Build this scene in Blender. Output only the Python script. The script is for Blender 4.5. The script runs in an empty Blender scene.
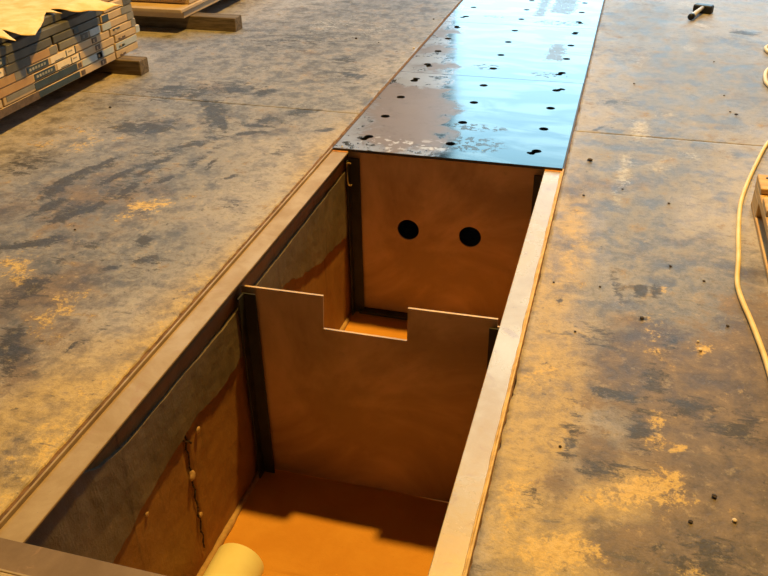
import bpy, bmesh, math, random
import numpy as np
from mathutils import Vector, Matrix, noise as mnoise

random.seed(7)
rng = np.random.default_rng(7)
scene = bpy.context.scene
C = scene.collection

# ------------------------------------------------------------------ camera
YAW, PITCH, ROLL, FPX = 0.28104, 0.54065, -0.01722, 836.67
CAM = np.array([1.1651, -3.2683, 1.3481])
def cam_axes():
    cy, sy, cp, sp = math.cos(YAW), math.sin(YAW), math.cos(PITCH), math.sin(PITCH)
    f = np.array([-sy*cp, cy*cp, -sp]); r = np.array([cy, sy, 0.0]); u = np.cross(r, f)
    c, s = math.cos(ROLL), math.sin(ROLL)
    return c*r + s*u, -s*r + c*u, f
RT, UP, FW = cam_axes()
cd = bpy.data.cameras.new('camera'); cam = bpy.data.objects.new('camera', cd); C.objects.link(cam)
m = Matrix.Identity(4)
for i in range(3):
    m[i][0] = RT[i]; m[i][1] = UP[i]; m[i][2] = -FW[i]; m[i][3] = CAM[i]
cam.matrix_world = m
cd.sensor_width = 36.0; cd.sensor_fit = 'HORIZONTAL'; cd.lens = FPX/768*36.0
cd.clip_start = 0.05; cd.clip_end = 200
scene.camera = cam
def ground(px, py, z=0.0):
    """a spot measured on the photograph -> its place on the floor (metres)"""
    d = RT*((px-384)/FPX) - UP*((py-288)/FPX) + FW
    t = (z-CAM[2])/d[2]
    return CAM + d*t

# ------------------------------------------------------------------ world, lights, exposure
scene.view_settings.view_transform = 'Standard'
scene.view_settings.look = 'None'
scene.view_settings.gamma = 1.0
scene.view_settings.use_curve_mapping = False
scene.view_settings.exposure = 0.0
w = bpy.data.worlds.new('sky'); scene.world = w; w.use_nodes = True
bg = w.node_tree.nodes['Background']
bg.inputs[0].default_value = (0.50, 0.80, 1.0, 1); bg.inputs[1].default_value = 5.6

HX0, HX1, HY0, HY1, HZ = -9.0, 9.0, -8.0, 14.0, 6.7      # the hall
DOOR = (-2.25, 6.5, 0.0, 6.4)                             # gate opening in the far wall (x0,x1,z0,z1)
SKY = [(-8.6, -2.4), (-1.6, 2.0)]             # roof openings added for cool fill, x ranges
SKYY = (5.2, 10.6)
def portal(name, loc, rot, sx, sy):
    l = bpy.data.lights.new(name, 'AREA'); l.shape = 'RECTANGLE'; l.size = sx; l.size_y = sy
    l.cycles.is_portal = True
    o = bpy.data.objects.new(name, l); o.location = loc; o.rotation_euler = rot; C.objects.link(o); return o
portal('gate_daylight', ((DOOR[0]+DOOR[1])/2, HY1+0.25, (DOOR[2]+DOOR[3])/2), (-math.pi/2, 0, 0), DOOR[1]-DOOR[0], DOOR[3]-DOOR[2])
for a, b in SKY:
    portal('roof_cool_fill', ((a+b)/2, sum(SKYY)/2, HZ+0.2), (0, 0, 0), b-a, SKYY[1]-SKYY[0])
LAMP = (1.09, 0.62, 6.0)
LAMP_W, LAMP_COL = 660.0, (1.0, 0.56, 0.10)

# ------------------------------------------------------------------ node helpers
def mat(name):
    ma = bpy.data.materials.new(name); ma.use_nodes = True
    nt = ma.node_tree; return ma, nt, nt.nodes['Principled BSDF']
class N:
    def __init__(s, nt): s.nt = nt
    def new(s, t, **k):
        n = s.nt.nodes.new(t)
        for a, v in k.items(): setattr(n, a, v)
        return n
    def put(s, sock, v):
        if hasattr(v, 'is_linked') or hasattr(v, 'links'): s.nt.links.new(v, sock)
        else: sock.default_value = v
    def coord(s, kind='Object'): return s.new('ShaderNodeTexCoord').outputs[kind]
    def mapping(s, v, scale=(1, 1, 1), loc=(0, 0, 0), rot=(0, 0, 0)):
        n = s.new('ShaderNodeMapping'); s.put(n.inputs[0], v)
        n.inputs['Scale'].default_value = scale; n.inputs['Location'].default_value = loc; n.inputs['Rotation'].default_value = rot
        return n.outputs[0]
    def noise(s, v, scale, detail=4, rough=0.55, dist=0.0):
        n = s.new('ShaderNodeTexNoise'); s.put(n.inputs['Vector'], v)
        n.inputs['Scale'].default_value = scale; n.inputs['Detail'].default_value = detail
        n.inputs['Roughness'].default_value = rough; n.inputs['Distortion'].default_value = dist
        return n.outputs[0]
    def math(s, op, a, b=0.0, clamp=False):
        n = s.new('ShaderNodeMath', operation=op, use_clamp=clamp); s.put(n.inputs[0], a); s.put(n.inputs[1], b); return n.outputs[0]
    def ramp(s, v, lo, hi, a=0.0, b=1.0):
        n = s.new('ShaderNodeMapRange', interpolation_type='SMOOTHSTEP'); s.put(n.inputs[0], v)
        n.inputs[1].default_value = lo; n.inputs[2].default_value = hi; n.inputs[3].default_value = a; n.inputs[4].default_value = b
        return n.outputs[0]
    def mix(s, f, a, b):
        n = s.new('ShaderNodeMix', data_type='RGBA'); s.put(n.inputs[0], f)
        s.put(n.inputs[6], a if not isinstance(a, tuple) else (*a, 1)); s.put(n.inputs[7], b if not isinstance(b, tuple) else (*b, 1))
        return n.outputs[2]
    def attr(s, name): n = s.new('ShaderNodeAttribute', attribute_name=name); return n.outputs['Fac']
    def sep(s, v):
        n = s.new('ShaderNodeSeparateXYZ'); s.put(n.inputs[0], v); return n.outputs
    def bump(s, h, strength=0.3, dist=0.01):
        n = s.new('ShaderNodeBump'); s.put(n.inputs['Height'], h); n.inputs['Strength'].default_value = strength
        n.inputs['Distance'].default_value = dist; return n.outputs[0]

def simple(name, a, b, scale=8, rough=0.7, metallic=0.0, spec=0.3, bump=0.15, stretch=(1, 1, 1), lo=0.35, hi=0.65, detail=5):
    ma, nt, p = mat(name); n = N(nt)
    v = n.mapping(n.coord(), stretch)
    f = n.noise(v, scale, detail, 0.6)
    n.put(p.inputs['Base Color'], n.mix(n.ramp(f, lo, hi), a, b))
    p.inputs['Roughness'].default_value = rough; p.inputs['Metallic'].default_value = metallic
    p.inputs['Specular IOR Level'].default_value = spec
    if bump: n.put(p.inputs['Normal'], n.bump(n.noise(v, scale*6, 4), bump, 0.004))
    return ma

M = {}
def mat_floor():
    ma, nt, p = mat('stained_concrete'); n = N(nt); v = n.coord()
    big = n.noise(v, 2.6, 8, 0.68, 0.15); mid = n.noise(v, 9.0, 10, 0.76, 0.15); fine = n.noise(v, 55.0, 5, 0.75)
    strk = n.noise(n.mapping(v, (9, 26, 9), rot=(0, 0, -0.5)), 1.0, 8, 0.78, 0.4)
    scr = n.noise(n.mapping(v, (4, 50, 4), rot=(0, 0, 0.35)), 1.0, 5, 0.6, 0.8)
    grit = n.noise(v, 170.0, 2, 0.6)
    base = n.mix(n.ramp(mid, 0.33, 0.66), (0.25, 0.185, 0.085), (0.62, 0.46, 0.20))
    grey = n.mix(n.ramp(mid, 0.33, 0.66), (0.19, 0.172, 0.165), (0.48, 0.445, 0.43))
    base = n.mix(n.ramp(n.math('ADD', n.attr('clay_warm_light'), n.math('MULTIPLY', n.math('SUBTRACT', big, 0.5), 1.2)), 0.15, 0.75), grey, base)  # clay dust, with warm near and cool far light painted in
    def mask(name, k, nz, lo=0.42, hi=0.62):
        return n.ramp(n.math('ADD', n.attr(name), n.math('MULTIPLY', n.math('SUBTRACT', nz, 0.5), k)), lo, hi)
    dirt = n.mix(n.ramp(mid, 0.35, 0.65), (0.085, 0.086, 0.096), (0.30, 0.295, 0.32))
    dm = n.math('MAXIMUM', mask('dirt', 2.0, big, 0.0, 0.5), mask('dirt', 3.0, mid, 0.1, 0.6))
    col = n.mix(n.math('MULTIPLY', dm, 0.92), base, dirt)
    col = n.mix(n.math('MULTIPLY', n.math('MAXIMUM', mask('brown', 2.2, big, 0.05, 0.5), mask('brown', 3.2, mid, 0.1, 0.6)), 0.92), col, n.mix(n.ramp(mid, 0.35, 0.65), (0.075, 0.056, 0.042), (0.215, 0.155, 0.11)))
    ochre = n.mix(n.ramp(fine, 0.35, 0.65), (0.50, 0.33, 0.09), (0.76, 0.54, 0.17))
    col = n.mix(n.math('MULTIPLY', mask('ochre', 4.5, n.math('ADD', n.math('MULTIPLY', mid, 0.6), n.math('MULTIPLY', fine, 0.4)), 0.4, 0.75), 0.85), col, ochre)
    col = n.mix(n.math('MULTIPLY', mask('chalk', 4.5, n.math('ADD', n.math('MULTIPLY', strk, 0.5), n.math('MULTIPLY', fine, 0.5)), 0.45, 0.8), 0.6), col, (0.62, 0.62, 0.64))
    sp0 = n.noise(v, 20.0, 8, 0.75, 0.1)
    dk = n.math('MAXIMUM', mask('dark', 2.8, strk, 0.22, 0.5), mask('dark', 3.0, sp0, 0.26, 0.6))
    col = n.mix(n.math('MULTIPLY', dk, 0.88), col, n.mix(fine, (0.012, 0.012, 0.014), (0.055, 0.052, 0.052)))
    sp2 = n.noise(v, 24.0, 8, 0.8, 0.1)
    col = n.mix(n.math('MULTIPLY', n.ramp(sp2, 0.5, 0.68, 0, 0.65), n.math('ADD', n.math('MULTIPLY', dm, 0.7), 0.45)), col, (0.10, 0.085, 0.075))
    col = n.mix(n.ramp(sp2, 0.47, 0.34, 0, 0.3), col, (0.62, 0.50, 0.33))
    col = n.mix(n.ramp(fine, 0.54, 0.72, 0, 0.55), col, (0.13, 0.11, 0.09))
    col = n.mix(n.ramp(n.noise(v, 33.0, 3, 0.7), 0.64, 0.72, 0, 0.6), col, (0.12, 0.10, 0.09))
    col = n.mix(n.ramp(scr, 0.62, 0.72, 0, 0.4), col, (0.13, 0.12, 0.11))
    col = n.mix(n.ramp(strk, 0.6, 0.75, 0, 0.3), col, (0.66, 0.56, 0.42))
    n.put(p.inputs['Base Color'], col)
    n.put(p.inputs['Roughness'], n.ramp(mid, 0.3, 0.7, 0.42, 0.65))
    p.inputs['Specular IOR Level'].default_value = 0.28
    h = n.math('ADD', n.math('MULTIPLY', mid, 0.6), n.math('MULTIPLY', grit, 0.25))
    n.put(p.inputs['Normal'], n.bump(h, 0.55, 0.007))
    return ma
M['floor'] = mat_floor()
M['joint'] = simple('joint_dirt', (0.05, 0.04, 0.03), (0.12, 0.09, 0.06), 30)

def mat_flange(name, ca, cb, r0, r1, sp):
    ma, nt, p = mat(name); n = N(nt); v = n.coord()
    a = n.noise(v, 5, 6, 0.65, 0.5); b = n.noise(v, 40, 4, 0.7)
    col = n.mix(n.ramp(a, 0.35, 0.65), ca, cb)
    col = n.mix(n.ramp(n.noise(v, 11, 6, 0.7, 0.8), 0.56, 0.66, 0, 0.55), col, (0.36, 0.22, 0.11))
    col = n.mix(n.ramp(b, 0.66, 0.76, 0, 0.6), col, (0.15, 0.10, 0.07))
    n.put(p.inputs['Base Color'], col)
    p.inputs['Metallic'].default_value = 0.15
    n.put(p.inputs['Roughness'], n.ramp(a, 0.3, 0.7, r0, r1))
    p.inputs['Specular IOR Level'].default_value = sp
    n.put(p.inputs['Normal'], n.bump(b, 0.15, 0.003))
    return ma
M['flange'] = mat_flange('dusty_flange_steel', (0.44, 0.32, 0.16), (0.33, 0.225, 0.10), 0.45, 0.6, 0.4)
M['flange_pale'] = mat_flange('rubbed_flange_steel', (0.54, 0.41, 0.19), (0.42, 0.30, 0.13), 0.24, 0.36, 0.8)
M['flange_front'] = mat_flange('brown_flange_steel', (0.24, 0.155, 0.07), (0.17, 0.105, 0.045), 0.45, 0.6, 0.4)
M['bead'] = simple('yellow_bead', (0.75, 0.52, 0.2), (0.55, 0.36, 0.13), 30, 0.6)
M['groove'] = simple('groove_dirt', (0.10, 0.055, 0.025), (0.20, 0.11, 0.05), 40, 0.9)
M['rust'] = simple('rust_strip', (0.42, 0.17, 0.04), (0.6, 0.28, 0.07), 40, 0.8)
M['dark_steel'] = simple('dark_steel', (0.035, 0.04, 0.045), (0.07, 0.07, 0.07), 12, 0.5, 0.3, 0.4)
M['post_steel'] = simple('post_steel', (0.03, 0.032, 0.035), (0.05, 0.05, 0.05), 10, 0.55, 0.2, 0.3)

def mat_baffle():
    ma, nt, p = mat('rolled_steel_sheet'); n = N(nt); v = n.coord()
    sw = n.noise(n.mapping(v, (1.2, 1, 3.2), rot=(0, 0.6, 0)), 1.6, 6, 0.6, 1.2)
    f = n.noise(v, 14, 5, 0.6)
    col = n.mix(n.ramp(sw, 0.35, 0.68), (0.38, 0.25, 0.13), (0.68, 0.47, 0.25))
    col = n.mix(n.ramp(f, 0.6, 0.75, 0, 0.3), col, (0.18, 0.14, 0.10))
    n.put(p.inputs['Base Color'], col)
    p.inputs['Metallic'].default_value = 0.08
    n.put(p.inputs['Roughness'], n.ramp(sw, 0.3, 0.7, 0.42, 0.6))
    return ma
M['baffle'] = mat_baffle()

def mat_plate():
    ma, nt, p = mat('wet_cover_plate'); n = N(nt); v = n.coord()
    x, y, z = n.sep(v)
    mid = n.noise(v, 6, 7, 0.65, 0.5); fine = n.noise(v, 28, 5, 0.65)
    wash = n.noise(n.mapping(v, (1.5, 4.0, 1), rot=(0, 0, 0.35)), 1.5, 5, 0.55, 1.0)
    jag = n.math('MULTIPLY', n.math('SUBTRACT', mid, 0.5), 0.5)
    # brown film on the left of the first plates, wall reflection painted in
    def span(c, a, b, s=0.04): return n.math('MULTIPLY', n.ramp(c, a-s, a+s), n.ramp(c, b-s, b+s, 1, 0))
    xj = n.math('ADD', x, jag); yj = n.math('ADD', y, n.math('MULTIPLY', jag, 1.0))
    xs_ = n.math('ADD', xj, n.math('MULTIPLY', y, 0.17))  # slanted limit paints the reflected edge of the hall wall
    film = n.math('MULTIPLY', span(xs_, 0.10, 0.50, 0.05), span(yj, 0.03, 0.90, 0.04))
    f2 = n.math('MULTIPLY', span(xs_, 0.30, 0.47, 0.05), n.math('MAXIMUM', span(yj, 1.18, 1.34, 0.05), n.math('MAXIMUM', span(yj, 1.52, 1.72, 0.06), span(yj, 1.86, 2.14, 0.06))))  # dark wall reflections painted as brown bands
    dust = n.math('MULTIPLY', n.ramp(n.math('ADD', n.math('MULTIPLY', fine, 0.6), n.math('MULTIPLY', mid, 0.6)), 0.40, 0.58), n.ramp(xs_, 0.42, 0.52, 1, 0))
    # speckled footprints and dark reflections painted as patches
    def blob(cx, cy, rx, ry):
        a = n.math('DIVIDE', n.math('SUBTRACT', x, cx), rx); b = n.math('DIVIDE', n.math('SUBTRACT', y, cy), ry)
        return n.ramp(n.math('ADD', n.math('MULTIPLY', a, a), n.math('MULTIPLY', b, b)), 0.3, 1.2, 1, 0)
    sp = n.ramp(n.noise(v, 34, 3, 0.5, 0.3), 0.5, 0.56)
    marks = None
    for b in ((0.57, 0.37, 0.16, 0.05), (0.60, 0.16, 0.15, 0.10), (0.45, 1.33, 0.10, 0.06), (0.80, 1.25, 0.12, 0.06), (0.75, 2.42, 0.2, 0.07), (0.30, 2.5, 0.10, 0.03)):
        q = blob(*b); marks = q if marks is None else n.math('MAXIMUM', marks, q)
    marks = n.math('MULTIPLY', marks, sp)
    xw_ = n.math('ADD', x, n.math('MULTIPLY', n.math('SUBTRACT', fine, 0.5), 0.16)); yw_ = n.math('ADD', y, n.math('MULTIPLY', n.math('SUBTRACT', mid, 0.5), 0.5))
    dk = None  # dark reflections of unseen things, painted into the plate colour
    for (xa, xb, ya, yb) in ((0.755, 0.845, 1.50, 1.86), (0.565, 0.625, 2.55, 3.2), (0.66, 0.82, 2.72, 3.3)):
        q = n.math('MULTIPLY', span(xw_, xa, xb, 0.012), span(yw_, ya, yb, 0.03)); dk = q if dk is None else n.math('MAXIMUM', dk, q)
    dk = n.math('MULTIPLY', dk, n.ramp(n.noise(v, 40, 2, 0.5), 0.60, 0.66, 0.9, 0.25))
    steel = n.mix(n.ramp(wash, 0.4, 0.62), (0.03, 0.06, 0.062), (0.105, 0.125, 0.115))
    brown = n.math('MAXIMUM', film, f2)
    col = n.mix(n.math('MULTIPLY', dust, 0.8), steel, (0.46, 0.43, 0.44))
    col = n.mix(n.math('MULTIPLY', brown, 0.85), col, n.mix(mid, (0.13, 0.085, 0.062), (0.205, 0.14, 0.10)))
    spk = n.math('MULTIPLY', n.ramp(n.noise(v, 22, 4, 0.6), 0.54, 0.6), n.math('MULTIPLY', brown, n.ramp(y, 0.1, 0.2, 0.9, 0.0)))
    col = n.mix(spk, col, (0.55, 0.53, 0.53))
    col = n.mix(n.math('MULTIPLY', marks, 0.85), col, (0.035, 0.05, 0.055))
    col = n.mix(dk, col, (0.10, 0.085, 0.06))
    n.put(p.inputs['Base Color'], col)
    matte = n.math('MAXIMUM', n.math('MAXIMUM', brown, n.math('MULTIPLY', dk, 1.5)), n.math('MAXIMUM', n.math('MULTIPLY', marks, 1.2), n.math('MULTIPLY', dust, 0.7)))
    n.put(p.inputs['Metallic'], n.ramp(matte, 0, 1.5, 0.95, 0.0))
    n.put(p.inputs['Roughness'], n.math('ADD', n.ramp(matte, 0, 1, 0.10, 0.36), n.ramp(wash, 0.3, 0.7, 0.0, 0.06)))
    p.inputs['Specular IOR Level'].default_value = 0.5
    n.put(p.inputs['Normal'], n.bump(wash, 0.05, 0.004))
    return ma
M['plate'] = mat_plate()
M['plate_edge'] = M['dark_steel']

def mat_pitwall(name, a, b, c):
    ma, nt, p = mat(name); n = N(nt); v = n.coord()
    mid = n.noise(v, 5, 7, 0.65, 0.4); fi = n.noise(v, 35, 5, 0.7)
    drip = n.noise(n.mapping(v, (1, 16, 1.4)), 1.0, 5, 0.6)
    col = n.mix(n.ramp(mid, 0.3, 0.7), a, b)
    col = n.mix(n.ramp(drip, 0.58, 0.75, 0, 0.7), col, c)
    col = n.mix(n.ramp(fi, 0.65, 0.78, 0, 0.6), col, c)
    n.put(p.inputs['Base Color'], col); p.inputs['Roughness'].default_value = 0.85
    p.inputs['Specular IOR Level'].default_value = 0.2
    n.put(p.inputs['Normal'], n.bump(fi, 0.4, 0.006))
    return ma
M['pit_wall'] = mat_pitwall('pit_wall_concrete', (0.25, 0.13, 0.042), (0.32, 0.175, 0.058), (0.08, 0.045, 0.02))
M['pit_wall_pale'] = mat_pitwall('pit_wall_pale_concrete', (0.60, 0.40, 0.20), (0.70, 0.48, 0.26), (0.4, 0.25, 0.12))  # unseen right wall made paler to bounce light onto the weir plate
M['band'] = mat_pitwall('slab_edge_concrete', (0.13, 0.105, 0.075), (0.20, 0.16, 0.115), (0.06, 0.045, 0.035))
M['pit_floor'] = mat_pitwall('pit_floor_screed', (0.56, 0.26, 0.04), (0.62, 0.31, 0.055), (0.44, 0.19, 0.025))
M['crack'] = simple('crack_filler', (0.03, 0.02, 0.015), (0.06, 0.04, 0.03), 30)
M['lump'] = simple('mortar_lump', (0.38, 0.24, 0.11), (0.48, 0.31, 0.15), 40)
M['pvc'] = simple('cream_pipe', (0.92, 0.88, 0.56), (0.86, 0.78, 0.46), 6, 0.45, 0, 0.4, 0.05)
M['hose'] = simple('yellow_hose', (0.74, 0.55, 0.22), (0.84, 0.68, 0.36), 9, 0.55)
M['hose_pale'] = simple('pale_hose', (0.78, 0.72, 0.55), (0.68, 0.58, 0.38), 9, 0.55)
M['skid'] = simple('skid_wood', (0.19, 0.14, 0.085), (0.10, 0.072, 0.043), 3, 0.8, stretch=(2, 18, 18))
M['pallet'] = simple('pallet_wood', (0.66, 0.46, 0.22), (0.50, 0.32, 0.14), 2.5, 0.75, stretch=(2, 14, 14))
M['pallet_y'] = simple('pallet_wood_long', (0.66, 0.46, 0.22), (0.50, 0.32, 0.14), 2.5, 0.75, stretch=(14, 2, 14))
M['kraft'] = simple('kraft_sheet', (0.80, 0.52, 0.16), (0.90, 0.68, 0.32), 9, 0.7)
M['carton_tan'] = simple('carton_tan', (0.50, 0.37, 0.235), (0.60, 0.45, 0.29), 5, 0.75)
M['carton_brown'] = simple('carton_brown', (0.42, 0.25, 0.13), (0.50, 0.32, 0.17), 5, 0.75)
M['carton_grey'] = simple('carton_grey', (0.20, 0.19, 0.175), (0.27, 0.255, 0.23), 5, 0.7)
M['carton_dark'] = simple('carton_dark', (0.085, 0.085, 0.08), (0.13, 0.125, 0.115), 5, 0.7)  # stands in for overhang shade on the upper cartons; also some wraps
M['carton_blue'] = simple('carton_bluegrey', (0.40, 0.46, 0.52), (0.50, 0.54, 0.58), 5, 0.7)
M['navy'] = simple('navy_print', (0.035, 0.055, 0.075), (0.05, 0.075, 0.10), 10, 0.5)
M['print'] = simple('brown_print', (0.10, 0.07, 0.05), (0.16, 0.11, 0.08), 30, 0.7)
M['label'] = simple('cream_label', (0.86, 0.72, 0.55), (0.92, 0.80, 0.64), 20, 0.6)
M['label_text'] = simple('grey_print', (0.3, 0.3, 0.28), (0.42, 0.40, 0.36), 30, 0.6)
M['iron'] = simple('hammer_iron', (0.012, 0.014, 0.018), (0.03, 0.03, 0.035), 20, 0.45, 0.4)
M['handle'] = simple('pale_handle', (0.62, 0.60, 0.54), (0.5, 0.46, 0.38), 8, 0.5)
M['grit'] = simple('dark_grit', (0.03, 0.025, 0.02), (0.07, 0.05, 0.04), 60, 0.8)
M['grit_pale'] = simple('pale_grit', (0.7, 0.6, 0.45), (0.6, 0.48, 0.32), 60, 0.8)
M['hall_wall'] = simple('hall_wall_render', (0.20, 0.155, 0.115), (0.25, 0.195, 0.145), 1.0, 0.85)
M['hall_roof'] = simple('hall_roof_sheet', (0.07, 0.065, 0.06), (0.10, 0.09, 0.085), 1.0, 0.7)
M['lamp_shell'] = simple('lamp_shell', (0.5, 0.5, 0.5), (0.6, 0.6, 0.6), 5, 0.4, 0.8)

# ------------------------------------------------------------------ mesh helpers
def finish(name, bm, ma, parent=None, smooth=False, loc=None):
    me = bpy.data.meshes.new(name)
    bmesh.ops.recalc_face_normals(bm, faces=bm.faces)
    bm.to_mesh(me); bm.free()
    me.materials.append(ma)
    if smooth:
        for f in me.polygons: f.use_smooth = True
    o = bpy.data.objects.new(name, me); C.objects.link(o)
    if loc is not None: o.location = loc
    if parent is not None: o.parent = parent
    return o
def bbox(bm, x0, x1, y0, y1, z0, z1, bev=0.0):
    r = bmesh.ops.create_cube(bm, size=1)
    vs = r['verts']
    bmesh.ops.scale(bm, vec=(x1-x0, y1-y0, z1-z0), verts=vs)
    bmesh.ops.translate(bm, vec=((x0+x1)/2, (y0+y1)/2, (z0+z1)/2), verts=vs)
    if bev:
        es = list({e for v in vs for e in v.link_edges})
        bmesh.ops.bevel(bm, geom=es, offset=bev, segments=1, affect='EDGES', profile=0.5)
def box(name, b, ma, parent=None, bev=0.0, loc=None):
    bm = bmesh.new(); bbox(bm, *b, bev=bev); return finish(name, bm, ma, parent, loc=loc)
def tag(o, label, cat, group=None, kind=None):
    o['label'] = label; o['category'] = cat
    if group: o['group'] = group
    if kind: o['kind'] = kind
    return o
def empty(name, loc=(0, 0, 0)):
    o = bpy.data.objects.new(name, None); o.location = loc; o.empty_display_size = 0.1; C.objects.link(o); return o
def tube(name, pts, r, ma, parent=None, res=8, jitter=0.0, closed=False):
    """smooth tube along points (Catmull-Rom)"""
    P = [Vector(p) for p in pts]; S = []
    n = len(P)
    for i in range(n-1):
        a, b, c_, d = P[max(i-1, 0)], P[i], P[i+1], P[min(i+2, n-1)]
        k = max(2, int((c_-b).length/0.03))
        for j in range(k):
            t = j/k
            S.append(0.5*((2*b)+(c_-a)*t+(2*a-5*b+4*c_-d)*t*t+(3*b-a-3*c_+d)*t**3))
    S.append(P[-1])
    bm = bmesh.new(); rings = []
    for i, q in enumerate(S):
        t = (S[min(i+1, len(S)-1)]-S[max(i-1, 0)]).normalized()
        u = t.cross(Vector((0, 0, 1)));  u = u.normalized() if u.length > 1e-4 else Vector((1, 0, 0))
        v = u.cross(t); rr = r*(1+jitter*random.uniform(-1, 1))
        rings.append([bm.verts.new(q+(u*math.cos(2*math.pi*k/res)+v*math.sin(2*math.pi*k/res))*rr) for k in range(res)])
    for A, B in zip(rings, rings[1:]):
        for k in range(res): bm.faces.new((A[k], A[(k+1) % res], B[(k+1) % res], B[k]))
    bm.faces.new(rings[0][::-1]); bm.faces.new(rings[-1])
    return finish(name, bm, ma, parent, True)
def plate_with_holes(name, outline, holes, thick, ma, parent=None, bevel=0.0):
    """flat sheet in its own XY with real holes through it, top at z=0"""
    cu = bpy.data.curves.new(name, 'CURVE'); cu.dimensions = '2D'; cu.fill_mode = 'BOTH'
    cu.extrude = thick/2-bevel; cu.bevel_depth = bevel; cu.bevel_resolution = 0; cu.offset = -bevel
    for poly in [outline]+holes:
        s = cu.splines.new('POLY'); s.points.add(len(poly)-1); s.use_cyclic_u = True
        for q, xy in zip(s.points, poly): q.co = (xy[0], xy[1], 0, 1)
    t = bpy.data.objects.new('tmp', cu); C.objects.link(t)
    me = bpy.data.meshes.new_from_object(t)
    bpy.data.objects.remove(t); bpy.data.curves.remove(cu)
    me.transform(Matrix.Translation((0, 0, -thick/2)))
    me.name = name; me.materials.clear(); me.materials.append(ma)
    for f in me.polygons: f.use_smooth = False; f.material_index = 0
    o = bpy.data.objects.new(name, me); C.objects.link(o)
    if parent is not None: o.parent = parent
    return o
def circle(cx, cy, r, n=20): return [(cx+r*math.cos(2*math.pi*k/n), cy+r*math.sin(2*math.pi*k/n)) for k in range(n)]

# ------------------------------------------------------------------ floor slabs with stain masks
GAP = 0.0035
JY = 0.42                     # cast joint across the floor
FY0, FY1 = HY0, HY1
TX0, TX1, TY0, TY1 = -0.012, 1.003, -2.372, 9.2      # trench opening in the slab
def axes_blob(px, py, ax, ay, ang=0.0):
    """stain given by its middle and half sizes as measured on the photo -> floor ellipse"""
    c0 = ground(px, py)[:2]; ca, sa = math.cos(math.radians(ang)), math.sin(math.radians(ang))
    a = ground(px+ax*ca, py+ax*sa)[:2]-c0; b = ground(px-ay*sa, py+ay*ca)[:2]-c0
    return c0, np.linalg.inv(np.array([a, b]).T)
ST = {'dark': [], 'dirt': [], 'brown': [], 'clay_warm_light': [], 'ochre': [], 'chalk': []}
def st(kind, *a, s=1.0):
    ST[kind].append((*axes_blob(*a), s))
# dark scuffs left of the trench
for a in ((148, 128, 30, 7, -4, .85), (215, 113, 12, 16, 20, .8), (185, 92, 45, 8, -6, .55), (240, 88, 22, 7, 0, .55),
          (80, 175, 42, 4, -22, .9), (60, 188, 22, 4, -30, .9), (118, 176, 22, 3, -24, .8), (160, 160, 25, 3, -18, .6), (70, 210, 26, 4, -20, .6), (200, 160, 22, 3, -35, .55),
          (25, 165, 30, 9, -15, .55), (20, 245, 40, 4, -8, .75), (10, 350, 14, 22, 0, .8), (30, 285, 26, 12, -20, .6), (8, 305, 10, 8, 0, .6),
          (132, 185, 40, 14, -20, .45), (145, 262, 22, 8, -10, .5), (85, 250, 30, 8, -25, .4), (265, 120, 30, 5, 5, .5), (300, 40, 60, 10, -4, .35),
          (345, 75, 30, 8, -5, .35), (100, 330, 22, 5, -30, .35), (230, 205, 18, 4, -5, .45), (190, 145, 50, 4, -14, .55), (280, 150, 14, 3, -20, .4)):
    st('dark', *a[:5], s=a[5]*0.72)
for a in ((55, 187, 10, 2.2, -38, 1.0), (68, 178, 12, 2.2, -28, 1.0), (84, 171, 14, 2.0, -20, 1.0), (105, 163, 14, 1.8, -25, .9), (112, 179, 12, 1.8, -28, 1.0), (128, 171, 10, 1.6, -20, .9), (145, 172, 10, 1.6, -30, .9),
          (160, 162, 12, 1.4, -18, .9), (165, 180, 10, 1.5, -22, .9), (205, 104, 5, 3, 60, 1.0), (212, 112, 4, 9, -20, 1.0), (222, 124, 4, 8, -25, .9), (128, 128, 9, 5, 0, 1.0), (152, 130, 14, 3, 0, 1.0), (250, 133, 14, 1.6, -4, .9), (255, 126, 16, 1.5, 3, .8),
          (20, 246, 30, 2, -6, 1.0), (48, 240, 12, 2, -18, .9), (8, 352, 9, 8, 0, 1.0), (14, 335, 8, 6, 0, .9), (30, 292, 12, 4, -30, .8), (50, 206, 16, 4, -25, .8), (70, 215, 22, 3, -20, .9), (196, 95, 10, 3, -20, .8), (232, 90, 12, 3, 0, .8), (265, 92, 12, 3, -10, .7), (170, 88, 14, 2, -8, .7),
          (145, 240, 8, 6, -20, .7), (128, 190, 16, 3, -35, .8), (96, 207, 10, 3, -30, .8), (300, 112, 14, 3, -5, .7), (325, 130, 10, 2, -10, .6), (345, 60, 10, 3, 0, .6), (350, 75, 12, 3, 10, .6), (75, 345, 14, 2, -35, .7), (110, 268, 12, 2, -8, .7), (190, 145, 12, 1.5, -15, .8), (210, 165, 8, 1.5, -50, .8), (230, 177, 10, 1.5, -20, .7)):
    st('dark', *a[:5], s=a[5])
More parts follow.
